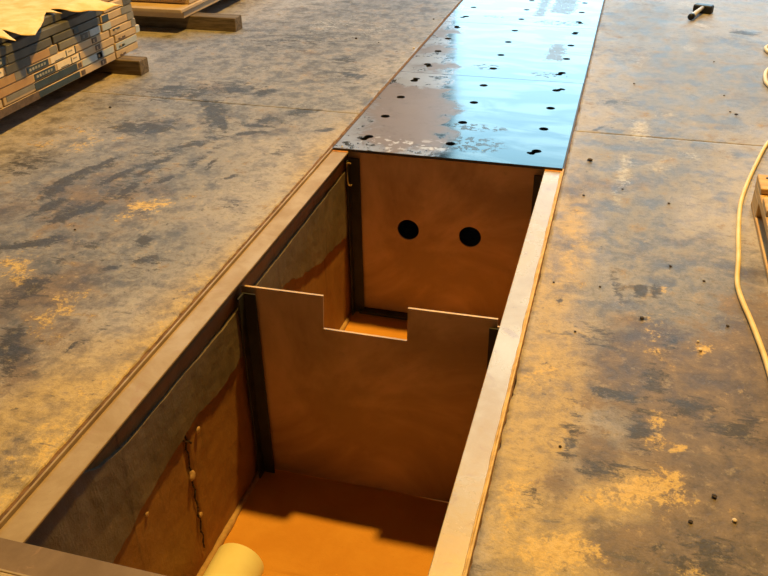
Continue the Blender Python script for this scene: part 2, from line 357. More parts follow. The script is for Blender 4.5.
# right of the trench
for a in ((641, 291, 6, 5, 0, 1.1), (656, 291, 7, 6, 0, .7), (668, 266, 2.5, 3, 0, .9), (642, 319, 4, 2, 0, .9), (655, 380, 14, 14, 0, .5),
          (615, 395, 22, 9, 20, .5), (618, 290, 5, 20, -20, .5), (690, 410, 30, 14, 10, .45), (600, 340, 20, 10, 0, .35), (570, 440, 8, 22, 10, .45),
          (605, 470, 28, 10, 10, .5), (700, 560, 50, 22, 0, .45), (560, 300, 6, 3, 0, .5), (612, 102, 12, 3, 0, .45), (600, 128, 6, 1.2, -20, .9), (745, 33, 14, 2, 5, .6),
          (670, 345, 12, 10, 0, .4), (740, 430, 26, 20, 0, .4), (640, 430, 12, 30, -8, .4), (530, 500, 8, 14, 0, .4)):
    st('dark', *a[:5], s=a[5])
for a in ((110, 180, 130, 55, -18, .75), (240, 95, 130, 40, -5, .75), (70, 250, 80, 40, -25, .7), (15, 330, 30, 40, 0, .6), (330, 40, 70, 30, -10, .9), (260, 50, 90, 30, -5, .8), (380, 20, 60, 30, -10, .8), (200, 70, 60, 30, -10, .7), (150, 250, 70, 30, -20, .6),
          (640, 210, 34, 60, 6, .85), (650, 150, 60, 40, 0, .7), (635, 220, 26, 40, 6, 1.1), (700, 80, 90, 60, 0, .6), (690, 290, 70, 50, 0, .7), (640, 340, 40, 40, 0, .6),
          (600, 290, 25, 30, 0, .4), (640, 30, 40, 30, 0, .5)):
    st('dirt', *a[:5], s=a[5])
for a in ((150, 400, 330, 70, -48, 1.0), (330, 150, 90, 26, -48, .6), (60, 440, 120, 90, -40, 1.0), (540, 400, 50, 160, 14, 1.0), (560, 260, 36, 100, 14, .8), (560, 540, 90, 70, 0, 1.0), (640, 490, 80, 50, 0, .9),
          (20, 290, 70, 40, -20, .7), (145, 207, 60, 30, -15, .5), (110, 82, 50, 16, -20, .5), (575, 190, 16, 60, 14, .6), (700, 270, 20, 40, 0, .35), (40, 120, 60, 20, -25, .35)):
    st('clay_warm_light', *a[:5], s=a[5])  # clay dust plus pools of warm light painted into the floor colour
for a in ((700, 390, 90, 60, 10, .9), (740, 500, 75, 80, 0, 1.35), (690, 440, 70, 40, 0, .8), (640, 370, 40, 36, 0, .75), (600, 455, 26, 26, 0, .7), (660, 550, 60, 30, 0, .9), (560, 480, 16, 26, 10, .5),
          (750, 330, 40, 50, 0, .6), (30, 300, 60, 40, -20, .5), (90, 200, 60, 26, -20, .45), (15, 350, 24, 34, 0, .6)):
    st('brown', *a[:5], s=a[5])
for a in ((145, 208, 32, 9, -15, .6), (60, 450, 90, 40, -45, .55), (180, 330, 130, 24, -48, .5), (20, 270, 30, 20, -20, .5), (60, 310, 40, 16, -30, .45), (300, 200, 50, 16, -48, .4),
          (638, 492, 46, 19, -6, .95), (556, 552, 42, 24, 0, .95), (678, 449, 10, 4, 0, .9), (655, 330, 16, 20, 10, .6), (664, 288, 8, 4, 0, .7), (700, 350, 14, 6, 0, .55), (655, 430, 12, 16, 0, .6),
          (738, 392, 16, 5, 0, .6), (575, 250, 18, 60, 14, .35), (540, 380, 20, 60, 14, .4), (510, 500, 20, 60, 14, .45), (690, 575, 40, 12, 0, .5), (80, 140, 50, 12, -15, .35)):
    st('ochre', *a[:5], s=a[5])
for a in ((640, 130, 12, 12, -40, .75), (625, 170, 10, 26, 10, .7), (617, 195, 6, 18, 10, .6), (660, 165, 22, 10, -10, .5), (690, 155, 22, 6, 25, .5), (640, 60, 14, 14, 0, .5), (665, 115, 20, 6, 0, .45),
          (700, 25, 10, 2.5, 12, .8), (690, 48, 12, 5, 0, .6), (686, 4, 14, 4, 0, .6), (700, 95, 30, 10, 0, .35),
          (330, 25, 40, 10, -5, .5), (375, 30, 30, 12, -15, .45), (250, 70, 50, 10, -5, .35), (290, 110, 40, 10, -5, .35), (240, 30, 30, 14, 0, .35), (80, 150, 40, 8, -15, .3), (110, 240, 30, 6, -20, .35)):
    st('chalk', *a[:5], s=a[5])

def fine_axis(lo, hi, f0, f1, step, coarse=0.5):
    out = [lo]
    a, b = max(lo, f0), min(hi, f1)
    if lo < a: out += list(np.arange(lo, a, coarse))[1:]+[a]
    if b > a: out += list(np.arange(a, b, step))[1:]+[b]
    if hi > b: out += list(np.arange(max(a, b), hi, coarse))[1:]+[hi]
    o = [out[0]]
    for v in out[1:]:
        if v-o[-1] > 1e-4: o.append(v)
    return np.array(o)
def slab(name, x0, x1, y0, y1, parent, rough_edge=None):
    xs = fine_axis(x0, x1, -2.1, 2.3, 0.016); ys = fine_axis(y0, y1, -2.6, 4.0, 0.016)
    X, Y = np.meshgrid(xs, ys); nx, ny = len(xs), len(ys)
    X = X.copy()
    if rough_edge:      # chipped edge against the steel frame
        j = np.array([mnoise.noise((0.3, yy*9, rough_edge))*0.006+mnoise.noise((0.3, yy*45, rough_edge))*0.004 for yy in ys])
        col = -1 if rough_edge > 0 else 0
        X[:, col] += np.where(rough_edge > 0, -np.abs(j), np.abs(j))
    xy = np.stack([X.ravel(), Y.ravel()], 1)
    top = np.column_stack([xy, np.zeros(len(xy))])
    idx = np.arange(nx*ny).reshape(ny, nx)
    quads = np.stack([idx[:-1, :-1].ravel(), idx[:-1, 1:].ravel(), idx[1:, 1:].ravel(), idx[1:, :-1].ravel()], 1)
    loop = np.concatenate([idx[0, :], idx[1:, -1], idx[-1, -2::-1], idx[-2:0:-1, 0]])
    low = top[loop].copy(); low[:, 2] = -0.12
    nb = len(loop); k = np.arange(nb); kn = (k+1) % nb
    sides = np.stack([loop, nx*ny+k, nx*ny+kn, loop[kn]], 1)
    verts = np.vstack([top, low]); faces = np.vstack([quads, sides])
    me = bpy.data.meshes.new(name)
    me.vertices.add(len(verts)); me.vertices.foreach_set('co', verts.ravel())
    me.loops.add(len(faces)*4); me.loops.foreach_set('vertex_index', faces.ravel().astype(np.int32))
    me.polygons.add(len(faces)); me.polygons.foreach_set('loop_start', np.arange(0, len(faces)*4, 4, dtype=np.int32))
    me.update(calc_edges=True); me.validate()
    for kind, L in ST.items():
        val = np.zeros(len(verts))
        for c0, inv, s in L:
            d = (verts[:, :2]-c0)@inv.T; r2 = (d*d).sum(1)
            val = np.maximum(val, s*np.exp(-r2*0.8))
        at = me.attributes.new(kind, 'FLOAT', 'POINT'); at.data.foreach_set('value', val.astype(np.float32))
    me.materials.append(M['floor'])
    o = bpy.data.objects.new(name, me); C.objects.link(o); o.parent = parent
    return o
floor = empty('floor'); tag(floor, 'scuffed and stained concrete hall floor around the steel lined trench', 'floor', kind='structure')
slab('concrete_slab', HX0, TX0, FY0, JY-GAP/2, floor, 3)
slab('concrete_slab', HX0, TX0, JY+GAP/2, FY1, floor, 4)
slab('concrete_slab', TX1, HX1, FY0, JY-GAP/2, floor, -3)
slab('concrete_slab', TX1, HX1, JY+GAP/2, FY1, floor, -4)
slab('concrete_slab', TX0+.014, TX1-GAP, FY0, TY0, floor)
bm = bmesh.new()
bbox(bm, HX0, -0.06, FY0, FY1, -0.3, -0.125); bbox(bm, 1.06, HX1, FY0, FY1, -0.3, -0.125)
bbox(bm, -0.06, 1.06, FY0, TY0-0.05, -0.3, -0.125); bbox(bm, -0.06, 1.06, TY1, FY1, -0.3, -0.125)
finish('subbase', bm, M['joint'], floor)
bm = bmesh.new(); bbox(bm, HX0, TX0-0.01, JY-GAP, JY+GAP, -0.05, -0.014); bbox(bm, TX1+0.01, HX1, JY-GAP, JY+GAP, -0.05, -0.014)
finish('joint_filler', bm, M['joint'], floor)
bm = bmesh.new(); bbox(bm, 0.0, 1.0, TY1, FY1, -0.12, 0.0)
finish('concrete_slab', bm, M['floor'], floor)

# ------------------------------------------------------------------ trench shell
PZ = -0.85
WX0, WX1 = 0.056, 0.944
YF, YE = -2.285, 9.15
def interp(t, v): 
    a = sorted(zip(t, v)); tt = [q[0] for q in a]; vv = [q[1] for q in a]
    return lambda y: float(np.interp(y, tt, vv))
ctop = interp([-2.3, -2.27, -2.053, -1.989, -1.926, -1.866, -1.602, -1.343, -1.0, -.59, -.055, .2], [-.026, -.026, -.031, -.07, -.087, -.095, -.103, -.113, -.11, -.109, -.10, -.10])
cbot = interp([-2.3, -2.15, -2.047, -1.945, -1.782, -1.563, -1.24, -.778, -.626, -.4, -.064, .2], [-.40, -.38, -.365, -.345, -.315, -.287, -.294, -.25, -.294, -.358, -.399, -.40])
def wall_sheet(name, xw, sgn, parent, crack=True, ma='pit_wall'):
    ys = np.concatenate([np.arange(-2.36, 0.12, 0.012), np.arange(0.12, YE+.1, 0.4)]); zs = np.linspace(PZ-0.02, -0.05, 58)
    bm = bmesh.new(); g = []
    for y in ys:
        row = []
        for z in zs:
            d = 0.006*mnoise.noise((y*3, z*3, 1.7))+0.002*mnoise.noise((y*17, z*17, 4.1))
            if crack:
                cy_ = -1.595+0.012*mnoise.noise((z*6, 0, 0))
                if -0.8 < z < -0.31: d -= 0.014*math.exp(-((y-cy_)/0.007)**2)
            row.append(bm.verts.new((xw+sgn*d, y, z)))
        g.append(row)
    for a, b in zip(g, g[1:]):
        for k in range(len(zs)-1): bm.faces.new((a[k], b[k], b[k+1], a[k+1]))
    r = bmesh.ops.extrude_edge_only(bm, edges=[e for e in bm.edges if e.is_boundary])
    for v in r['geom']:
        if isinstance(v, bmesh.types.BMVert): v.co.x = xw-sgn*0.12
    return finish(name, bm, M[ma], parent, True)
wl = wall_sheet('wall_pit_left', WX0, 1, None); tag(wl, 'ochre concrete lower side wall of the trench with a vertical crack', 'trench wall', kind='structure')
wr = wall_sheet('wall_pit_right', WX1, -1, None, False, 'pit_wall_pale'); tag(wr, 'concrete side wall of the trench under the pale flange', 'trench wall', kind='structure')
def ragged_band(parent, xw, sgn):
    ys = np.arange(-2.36, 0.13, 0.01); bm = bmesh.new(); prev = None
    for y in ys:
        j1 = 0.006*mnoise.noise((y*14, 3.3, 0))+0.004*mnoise.noise((y*45, 1.3, 0)); j2 = 0.02*mnoise.noise((y*7, 9.3, 0))+0.012*mnoise.noise((y*30, 7.3, 0))
        zt, zb = ctop(y)+j1*.6, cbot(y)+j2
        ring = [bm.verts.new((xw-sgn*0.03, y, zt-0.002))]
        for k in range(9):
            z = zt+(zb-zt)*k/8
            ring.append(bm.verts.new((xw+sgn*(0.002*mnoise.noise((y*6, z*6, 2))+0.0015*mnoise.noise((y*26, z*26, 5))), y, z)))
        ring.append(bm.verts.new((xw-sgn*0.03, y, zb+0.006)))
        if prev:
            for k in range(len(ring)-1): bm.faces.new((prev[k], ring[k], ring[k+1], prev[k+1]))
        prev = ring
    return finish('slab_edge_band', bm, M['band'], parent)
ragged_band(wl, WX0+0.010, 1); ragged_band(wr, WX1-0.010, -1)
for (y, z, s) in ((-1.60, -0.455, 0.016), (-1.592, -0.63, 0.009), (-1.53, -0.335, 0.011), (-1.85, -0.37, 0.008)):
    bm = bmesh.new(); bmesh.ops.create_icosphere(bm, subdivisions=2, radius=s)
    for v in bm.verts: v.co *= 1+0.5*mnoise.noise(v.co*60+Vector((y, z, 0))*9); v.co.x *= 0.6
    finish('mortar_lump', bm, M['lump'], wl, loc=(WX0+0.006, y, z))
bm = bmesh.new(); n_ = 0
bmesh.ops.create_grid(bm, x_segments=50, y_segments=150, size=0.5)
for v in bm.verts:
    x = (v.co.x+.5)*(WX1-WX0+.04)+WX0-.02; y = (v.co.y+.5)*(2.6)-2.4
    v.co = (x, y, PZ+0.004*mnoise.noise((x*5, y*5, 0)))
r = bmesh.ops.extrude_edge_only(bm, edges=[e for e in bm.edges if e.is_boundary])
for v in r['geom']:
    if isinstance(v, bmesh.types.BMVert): v.co.z = PZ-0.1
pf = finish('floor_pit', bm, M['pit_floor'], None, True); tag(pf, 'orange ochre screed floor at the bottom of the trench', 'trench floor', kind='structure')
shade_bed = box('hole_shade_bed', (WX0-.02, WX1+.02, 0.04, YE+.05, PZ-.08, PZ+.012), M['joint'], pf)  # dark bed added so the bulkhead holes look black inside
wf = box('wall_pit_front', (WX0-.1, WX1+.1, -2.42, -2.30, PZ-.05, -0.13), M['pit_wall']); tag(wf, 'concrete end wall of the trench below the front cross flange', 'trench wall', kind='structure')
we = box('wall_pit_far', (WX0-.1, WX1+.1, YE, YE+.1, PZ-.05, -0.13), M['pit_wall']); tag(we, 'concrete end wall of the trench under the cover plates', 'trench wall', kind='structure')
tube('crack_line', [(WX0+0.001, -1.596+0.006*math.sin(k*2.3), -0.30-0.025*k) for k in range(20)], 0.0032, M['crack'], wl, 6, 0.2)
tube('crack_line', [(WX0+0.003, -1.62+0.012*k, -0.30-0.012*k+0.006*math.sin(k*3)) for k in range(5)], 0.003, M['crack'], wl, 6, 0.2)
# mortar fillet along the foot of the left wall
tube('mortar_fillet', [(WX0+0.004, y, PZ+0.002) for y in np.arange(-2.28, -0.02, 0.2)], 0.013, M['lump'], wl, 6, 0.25)

# ------------------------------------------------------------------ steel frame round the opening
LIP, ZT = 0.077, -0.012
def frame_side(name, mir, label):
    t = empty(name); tag(t, label, 'steel frame', kind='structure')
    f = (lambda a, b: (a, b)) if not mir else (lambda a, b: (1-b, 1-a))
    x = f(0.006, LIP); box('flange', (*x, YF-0.085, YE, ZT-0.008, ZT), M['flange_pale' if mir else 'flange'], t, 0.0015)
    x = f(0.0, 0.0055); box('upstand', (*x, YF-0.085, -0.0205, -0.09, -0.001), M['bead'] if mir else M['flange'], t, 0.001)
    box('upstand', (*x, -0.0195, YE, -0.09, -0.006), M['dark_steel'], t, 0.001)
    x = f(-0.016, -0.0005) if not mir else (1.0004, 1.004); box('groove_dirt', (*x, YF-0.08, YE, -0.09, -0.006), M['groove'], t)
    x = f(0.042, 0.050); box('web', (*x, YF-0.02, YE, -0.20, ZT-0.0085), M['post_steel'], t)
    x = f(0.008, 0.075); box('rust_line', (*x, -0.034, -0.021, ZT+0.0002, ZT+0.0012), M['rust'], t)
    return t
frame_side('trim_1', False, 'tan dusty steel ledge along the trench beside the scuffed floor')
fr = frame_side('trim_2', True, 'pale dusty steel ledge with a yellow bead along the trench')
tube('weld_bead', [(0.9915+0.0008*math.sin(y*23), y, ZT+0.0015) for y in np.arange(YF, -0.03, 0.05)], 0.0034, M['bead'], fr, 6, 0.3)
ff = empty('trim_3'); tag(ff, 'brown steel cross ledge closing the front end of the trench', 'steel frame', kind='structure')
box('flange', (0.0, 1.0, YF-0.078, YF, ZT-0.008, ZT+0.0006), M['flange_front'], ff, 0.0015)
box('upstand', (0.0, 1.0, YF-0.0855, YF-0.080, -0.09, 0.001), M['flange'], ff, 0.001)
box('web', (0.05, 0.95, YF-0.03, YF-0.022, -0.2, ZT-0.0085), M['dark_steel'], ff)

# ------------------------------------------------------------------ cover plates with lifting holes
def keyhole(cx, cy, ang, s=1.0):
    pts = []
    for k in range(14):
        a = math.radians(40+280*k/13); pts.append((0.021*math.cos(a), 0.021*math.sin(a)))
    pts += [(0.026, -0.013), (0.034, -0.022), (0.048, -0.016), (0.050, 0.006), (0.042, 0.018), (0.026, 0.013)]
    c, sn = math.cos(ang), math.sin(ang)
    return [(cx+s*(x*c-y*sn), cy+s*(x*sn+y*c)) for x, y in pts]
PITCHY = 1.163; k_angs = [1.2, 1.9, 1.0, 1.5, 2.1, 0.8]
names = ['filmed brown, first by the open pit', 'with dark reflections painted as streaks, second from the open pit', 'third from the open pit, mostly clean and wet', 'fourth from the open pit, past the hammer']
for i in range(7):
    y0 = -0.018+i*PITCHY; y1 = y0+PITCHY-0.004
    holes = []
    for ci, cx in enumerate((0.121, 0.494, 0.869)):
        for ri, dy in enumerate((0.163, 0.44, 0.733, 1.015)):
            if ci == 1 or ri in (1, 2): holes.append(circle(cx, y0+dy, 0.0215))
            else: holes.append(keyhole(cx, y0+dy, k_angs[(i*4+ri+ci) % 6]+(math.pi if ri == 0 else 0)))
    sk = random.uniform(-0.001, 0.001)
    o = plate_with_holes('cover_plate', [(0.0085+sk, y0), (0.9935+sk, y0), (0.9935+sk, y1), (0.0085+sk, y1)], holes, 0.0105, M['plate'])
    o.location = (0, 0, -0.0008)
    o.data.materials.append(M['dark_steel'])
    for f in o.data.polygons: f.material_index = 0 if f.normal.z > 0.5 else 1
    tag(o, 'shiny wet steel trench cover plate '+(names[i] if i < 4 else ['fifth', 'sixth', 'seventh'][i-4]+' from the open pit'), 'cover plate', 'steel cover plates over the trench')

# ------------------------------------------------------------------ baffle, bulkhead and their guide posts
def upright(o, y):      # sheet drawn in x,z -> stands in the trench, face towards -y
    o.rotation_euler = (math.pi/2, 0, 0); o.location = (0, y, 0)
BY = -1.129
b = plate_with_holes('weir_plate', [(0.058, PZ+.004), (0.942, PZ+.004), (0.942, -.075), (0.906, -.075), (0.906, -.048), (0.624, -.052), (0.621, -.176), (0.338, -.176), (0.344, -.049), (0.058, -.052)][::-1], [], 0.008, M['baffle'])
upright(b, BY); tag(b, 'brown steel weir plate with a rectangular notch standing across the trench', 'steel plate')
b = plate_with_holes('bulkhead_plate', [(0.06, PZ+.02), (0.94, PZ+.02), (0.94, -.03), (0.06, -.03)], [circle(0.334, -.382, .050, 32), circle(0.618, -.383, .050, 32)], 0.008, M['baffle'])
upright(b, 0.022); tag(b, 'brown steel bulkhead plate with two round holes under the cover plate edge', 'steel plate')
def guide(label, x, sgn, y, ztop, w=0.046, clip=False):
    t = empty('guide_post', (x, y, PZ)); tag(t, label, 'steel post')
    h = ztop-PZ
    a, b_ = (0, w) if sgn > 0 else (-w, 0)
    c0, c1 = (0, 0.006) if sgn > 0 else (-0.006, 0)
    box('front_leg', (a, b_, -0.013, -0.007, 0.002, h), M['post_steel'], t, 0.001)
    box('wall_leg', (c0, c1, -0.052, -0.0131, 0.002, h), M['post_steel'], t, 0.001)
    if clip:
        xs = 0.004
        tube('hook_bar', [(xs+.02, -.056, h-.008), (xs+.006, -.056, h-.006), (xs, -.056, h-.02), (xs+.002, -.056, h-.09), (xs+.006, -.056, h-.108), (xs+.014, -.056, h-.113), (xs+.02, -.056, h-.107)], 0.0035, M['flange'], t, 6)
    return t
guide('dark steel angle post holding the notched weir plate at the cracked wall', WX0+0.014, 1, BY-0.008, -.066)
guide('dark steel angle post holding the notched weir plate under the pale flange', WX1-0.014, -1, BY-0.008, -.070)
guide('dark steel angle post with a small hook bar beside the two hole bulkhead', WX0+0.014, 1, 0.012, -.05, 0.05, True)
guide('dark steel angle post at the two hole bulkhead under the pale flange', WX1-0.014, -1, 0.012, -.05, 0.05)
t = empty('gap_shade_bar', (0, 0, PZ)); tag(t, 'dark bar painted as gap shade at the foot of the two hole bulkhead', 'shade strip')
box('gap_shade_strip', (0.10, 0.90, -0.018, 0.014, 0.004, 0.020), M['post_steel'], t, 0.001)  # dark strip added for the shaded gap under the plate

# ------------------------------------------------------------------ pipe stub in the pit
def ring_tube(name, r0, r1, L, ma, parent, n=32):
    bm = bmesh.new(); R = []
    for (r, y) in ((r0, 0), (r0, L), (r1, L), (r1, 0)):
        R.append([bm.verts.new((r*math.cos(2*math.pi*k/n), y, r*math.sin(2*math.pi*k/n))) for k in range(n)])
    for a in range(4):
        A, B = R[a], R[(a+1) % 4]
        for k in range(n): bm.faces.new((A[k], A[(k+1) % n], B[(k+1) % n], B[k]))
    return finish(name, bm, ma, parent, True)
t = empty('drain_pipe', (0.20, -2.31, PZ)); tag(t, 'cream plastic drain pipe stub lying on the trench floor', 'pipe')
o = ring_tube('pipe_body', 0.081, 0.075, 0.68, M['pvc'], t); o.location = (0, 0.0, 0.086)
o = ring_tube('pipe_socket', 0.086, 0.0815, 0.10, M['pvc'], t); o.location = (0, 0.02, 0.087)

# ------------------------------------------------------------------ carton stack on timber skids
BX = -1.50; PT = 0.042; Z0 = 0.083
ORD = ['bottom', 'second', 'third', 'fourth', 'fifth', 'sixth', 'seventh', 'top']
def skid(label, x0, x1, y0, y1, h, g):
    t = box('timber_skid', (x0-x1, 0, 0, y1-y0, 0, h), M['skid'], None, 0.004, loc=(x1, y0, 0)); tag(t, label, 'timber', g); return t
skid('short timber skid end sticking out under the carton stack with navy labels', -2.2, -1.36, 0.745, 0.835, 0.081, 'timber skids')
skid('timber skid under the far end of the carton stack with navy labels', -2.2, -1.345, -0.75, -0.66, 0.081, 'timber skids')
skid('timber skid end sticking out under the stack of pale boards', -2.25, -1.245, 1.745, 1.85, 0.086, 'timber skids')
skid('rear timber skid under the stack of pale boards', -2.25, -1.40, 3.05, 3.15, 0.086, 'timber skids')
def carton(layer, y0, y1, mats, label, feats=(), dx=0.0, end=None):
    """a flat carton; mats = list of (y_from, y_to, material) sleeve panels along its face"""
    z = Z0+layer*PT
    t = empty('flat_carton', (BX+dx, y0, z)); tag(t, label, 'carton', 'flat cartons stacked on skids by the trench')
    L = y1-y0; h = PT-0.005
    box('carton_body', (-0.66, 0, 0, L, 0, h), mats, t, 0.003)
    for kind, a, b, za, zb, ma in feats:
        a, b = a-y0, b-y0
        o = box(kind, (0.0002, 0.0016, a, b, za*h, zb*h), M[ma], t)
        if kind == 'address_label':
            box('label_print', (0.0012, 0.0016, (b-a)*.62, (b-a)*.66, .1*h, .9*h), M['navy'], o, loc=(0.0006, a, 0))
            box('label_line', (0.0012, 0.0016, (b-a)*.15, (b-a)*.5, .12*h, .22*h), M['navy'], o, loc=(0.0006, a, 0))
            box('label_print', (0.0012, 0.0016, (b-a)*.72, (b-a)*.9, .5*h, .68*h), M['label_text'], o, loc=(0.0006, a, 0))
        if kind == 'name_panel':
            for k in range(6):
                u = (b-a)*(0.1+0.135*k)
                box('panel_mark', (0.0012, 0.0016, u, u+(b-a)*0.09, .34*h, .66*h), M['label_text'], o, loc=(0.0006, a, 0))
        if kind == 'stamp':
            box('stamp_mark', (0.0012, 0.0016, (b-a)*.25, (b-a)*.5, .3*h, .7*h), mats, o, loc=(0.0006, a, 0))
    return t
T, Bn, G, D, Bl = (M['carton_'+k] for k in ('tan', 'brown', 'grey', 'dark', 'blue'))
nm = lambda k, s: f'{s}, {ORD[k]} layer of kraft-topped stack'
carton(0, -0.75, 0.745, T, nm(0, 'long tan carton with a navy panel'), [('navy_panel', .06, .40, .08, .9, 'navy'), ('grey_wrap', -0.75, .058, .0, .98, 'print'), ('stamp', .60, .65, .2, .85, 'print'), ('round_mark', .415, .45, .2, .8, 'print')])
carton(1, -0.19, 0.747, T, nm(1, 'long tan carton with a navy panel and blue grey end'), [('navy_panel', .04, .39, .08, .98, 'navy'), ('round_mark', .40, .43, .2, .8, 'print'), ('blue_wrap', .44, .735, .05, .95, 'carton_blue'), ('stamp', .575, .625, .1, .95, 'navy'), ('grey_wrap', -.17, .038, .35, .98, 'carton_grey')])
carton(1, -0.9, -0.2, T, nm(1, 'short carton butted behind a bright carton end'))
carton(2, -0.75, 0.76, T, nm(2, 'long carton with cream label and dark name panel'), [('brown_wrap', -.75, .04, .0, .98, 'carton_brown'), ('name_panel', .05, .215, .1, .9, 'navy'), ('address_label', .235, .42, .06, .94, 'label'), ('stamp', .575, .62, .2, .9, 'print'), ('strap', .424, .432, 0, 1, 'navy')])
carton(3, -0.75, 0.725, T, nm(3, 'long carton with cream label and dark name panel'), [('brown_wrap', -.75, -.08, .0, .98, 'carton_brown'), ('grey_wrap', -.078, .0, .0, .98, 'carton_grey'), ('name_panel', .01, .175, .1, .9, 'navy'), ('address_label', .195, .395, .06, .94, 'label'), ('stamp', .555, .60, .2, .9, 'print'), ('strap', .398, .406, 0, 1, 'navy')])
carton(4, -0.75, 0.27, T, nm(4, 'short carton with dark grey and brown wrap and bright end'), [('grey_wrap', -.13, .05, .0, .98, 'carton_dark'), ('brown_wrap', .052, .20, .0, .98, 'carton_brown'), ('grey_wrap', .202, .262, .0, .98, 'carton_grey'), ('address_label', -.26, -.15, .06, .94, 'label')])
carton(4, 0.285, 0.655, G, nm(4, 'grey brown carton between two joints'), [('stamp', .47, .53, .15, .9, 'carton_dark'), ('blue_wrap', .55, .645, .05, .95, 'carton_blue')])
carton(5, -0.75, 0.235, D, nm(5, 'short carton darkened as overhang shade'), [('name_panel', -.30, -.12, .1, .9, 'navy'), ('grey_wrap', -.10, .19, .05, .95, 'carton_dark')])
carton(5, 0.25, 0.66, D, nm(5, 'carton darkened as overhang shade between two joints'), [('stamp', .42, .46, .2, .9, 'navy')])
carton(6, -0.75, 0.70, D, nm(6, 'long carton darkened as overhang shade'))
carton(7, -0.75, 0.66, D, nm(7, 'long carton darkened as overhang shade'), dx=-0.03)
carton(0, 0.757, 0.985, T, nm(0, 'short tan end carton on the skid end'), [('stamp', .79, .85, .15, .4, 'print')])
carton(1, 0.759, 0.99, T, nm(1, 'short carton with blue grey face past the joint'), [('blue_wrap', .765, .98, .05, .97, 'carton_blue'), ('stamp', .79, .85, .2, .5, 'navy')])
carton(2, 0.772, 1.03, T, nm(2, 'short tan carton past the joint'), [('stamp', .80, .87, .15, .45, 'print'), ('blue_wrap', .985, 1.025, .0, .98, 'carton_blue')])
carton(3, 0.737, 1.0, T, nm(3, 'short tan carton past the joint'), [('stamp', .76, .83, .6, .85, 'navy'), ('grey_wrap', .95, .995, .0, .98, 'carton_grey')])
carton(4, 0.667, 0.99, T, nm(4, 'short tan carton with grey end past the joint'), [('blue_wrap', .67, .75, .05, .95, 'carton_blue'), ('grey_wrap', .92, .985, .0, .98, 'carton_grey')])
carton(5, 0.672, 0.985, T, nm(5, 'short tan carton with grey end past the joint'), [('grey_wrap', .68, .74, .05, .95, 'navy'), ('grey_wrap', .87, .98, .0, .98, 'carton_grey')])
carton(6, 0.712, 0.99, T, nm(6, 'short tan carton with dark end past the joint'), [('grey_wrap', .90, .985, .0, .98, 'carton_dark')])
carton(7, 0.675, 0.97, Bn, nm(7, 'short brown carton past the joint'), dx=-0.02)
# kraft sheet on top with a torn overhanging edge
edge_px = [(-60, 40), (-20, 34), (0, 30), (8, 33), (15, 36), (19, 31), (28, 30), (34, 29), (39, 24), (43, 19), (46, 12), (49, 9), (55, 11), (62, 12), (68, 9), (78, 8), (92, 6), (104, 3.5), (113, 1.0), (122, -0.5)]
ZK = Z0+8*PT+0.004
E_ = [ground(px, py, ZK+0.006) for px, py in edge_px]
ey = [e[1] for e in E_]; ex = [e[0] for e in E_]
order = np.argsort(ey); ey = np.array(ey)[order]; ex = np.array(ex)[order]
bm = bmesh.new(); ys = np.linspace(ey[0], ey[-1], 150); prev = None
for y in ys:
    xe = float(np.interp(y, ey, ex)); row = []
    for k in range(26):
        u = (k/25)**0.6; x = -2.16+(xe+2.16)*u
        over = max(0.0, x-(BX-0.02))
        z = ZK+0.002+0.010*abs(mnoise.noise((x*5, y*5, 0)))+0.006*abs(mnoise.noise((x*14, y*14, 3)))*u - over*0.35*(0.6+0.5*mnoise.noise((y*9, 1, 1)))
        row.append(bm.verts.new((x, y, z)))
    if prev:
        for k in range(25): bm.faces.new((prev[k], row[k], row[k+1], prev[k+1]))
    prev = row
o = finish('kraft_sheet', bm, M['kraft'], None, True); so = o.modifiers.new('thick', 'SOLIDIFY'); so.thickness = 0.003; so.offset = 1
tag(o, 'torn yellow kraft paper sheet lying over the carton stack', 'paper sheet')

# second stack: pale boards on skids
def board(y0, y1, z0, z1, x0, x1, ma, label, joints=()):
    t = empty('packed_board', (x1, y0, z0)); tag(t, label, 'board', 'boards stacked on the far skids')
    box('board_body', (x0-x1, 0, 0, y1-y0, 0, z1-z0-0.002), ma, t, 0.003)
    for j in joints: box('strap', (0.0, 0.002, j-y0, j-y0+0.012, 0, z1-z0-0.002), M['carton_brown'], t)
board(1.665, 3.5, .088, .130, -2.2, -1.56, T, 'pale board lowest in the stack past the cartons', (2.25,))
board(1.610, 3.5, .132, .156, -2.2, -1.545, T, 'thin pale board jutting out second in the stack past the cartons', (2.27,))
board(1.760, 3.5, .158, .205, -2.2, -1.56, T, 'pale board third in the stack past the cartons', (2.25,))
board(1.74, 3.5, .207, .255, -2.2, -1.57, Bn, 'brown board fourth in the stack past the cartons')
board(1.75, 3.5, .257, .305, -2.2, -1.56, T, 'pale board topmost in the stack past the cartons')

# ------------------------------------------------------------------ pallet, hoses, hammer on the right
t = empty('wooden_pallet', (1.695, -1.40, 0)); tag(t, 'yellowish wooden pallet lying beside the yellow hose', 'pallet')
PL, PW = 1.2, 0.8
for k, y in enumerate((1.06, 0.88, 0.70, 0.52, 0.34, 0.15, 0.0)):
    box('deck_board', (0, PW, y, y+(0.135 if k in (0, 6) else 0.115), 0.104, 0.124), M['pallet'], t, 0.003)
for x in (0.0, 0.355, 0.71):
    bm = bmesh.new()
    bbox(bm, x, x+0.09, 0.0, PL-.005, 0.072, 0.102, 0.003)
    finish('stringer', bm, M['pallet_y'], t)
    for y in (0.0, 0.50, 1.05):
        box('block', (x, x+0.09, y, y+0.14, 0.02, 0.0715), M['pallet_y'], t, 0.003)
    box('bottom_board', (x, x+0.09, 0.0, PL-.005, 0.0, 0.0195), M['pallet_y'], t, 0.003)
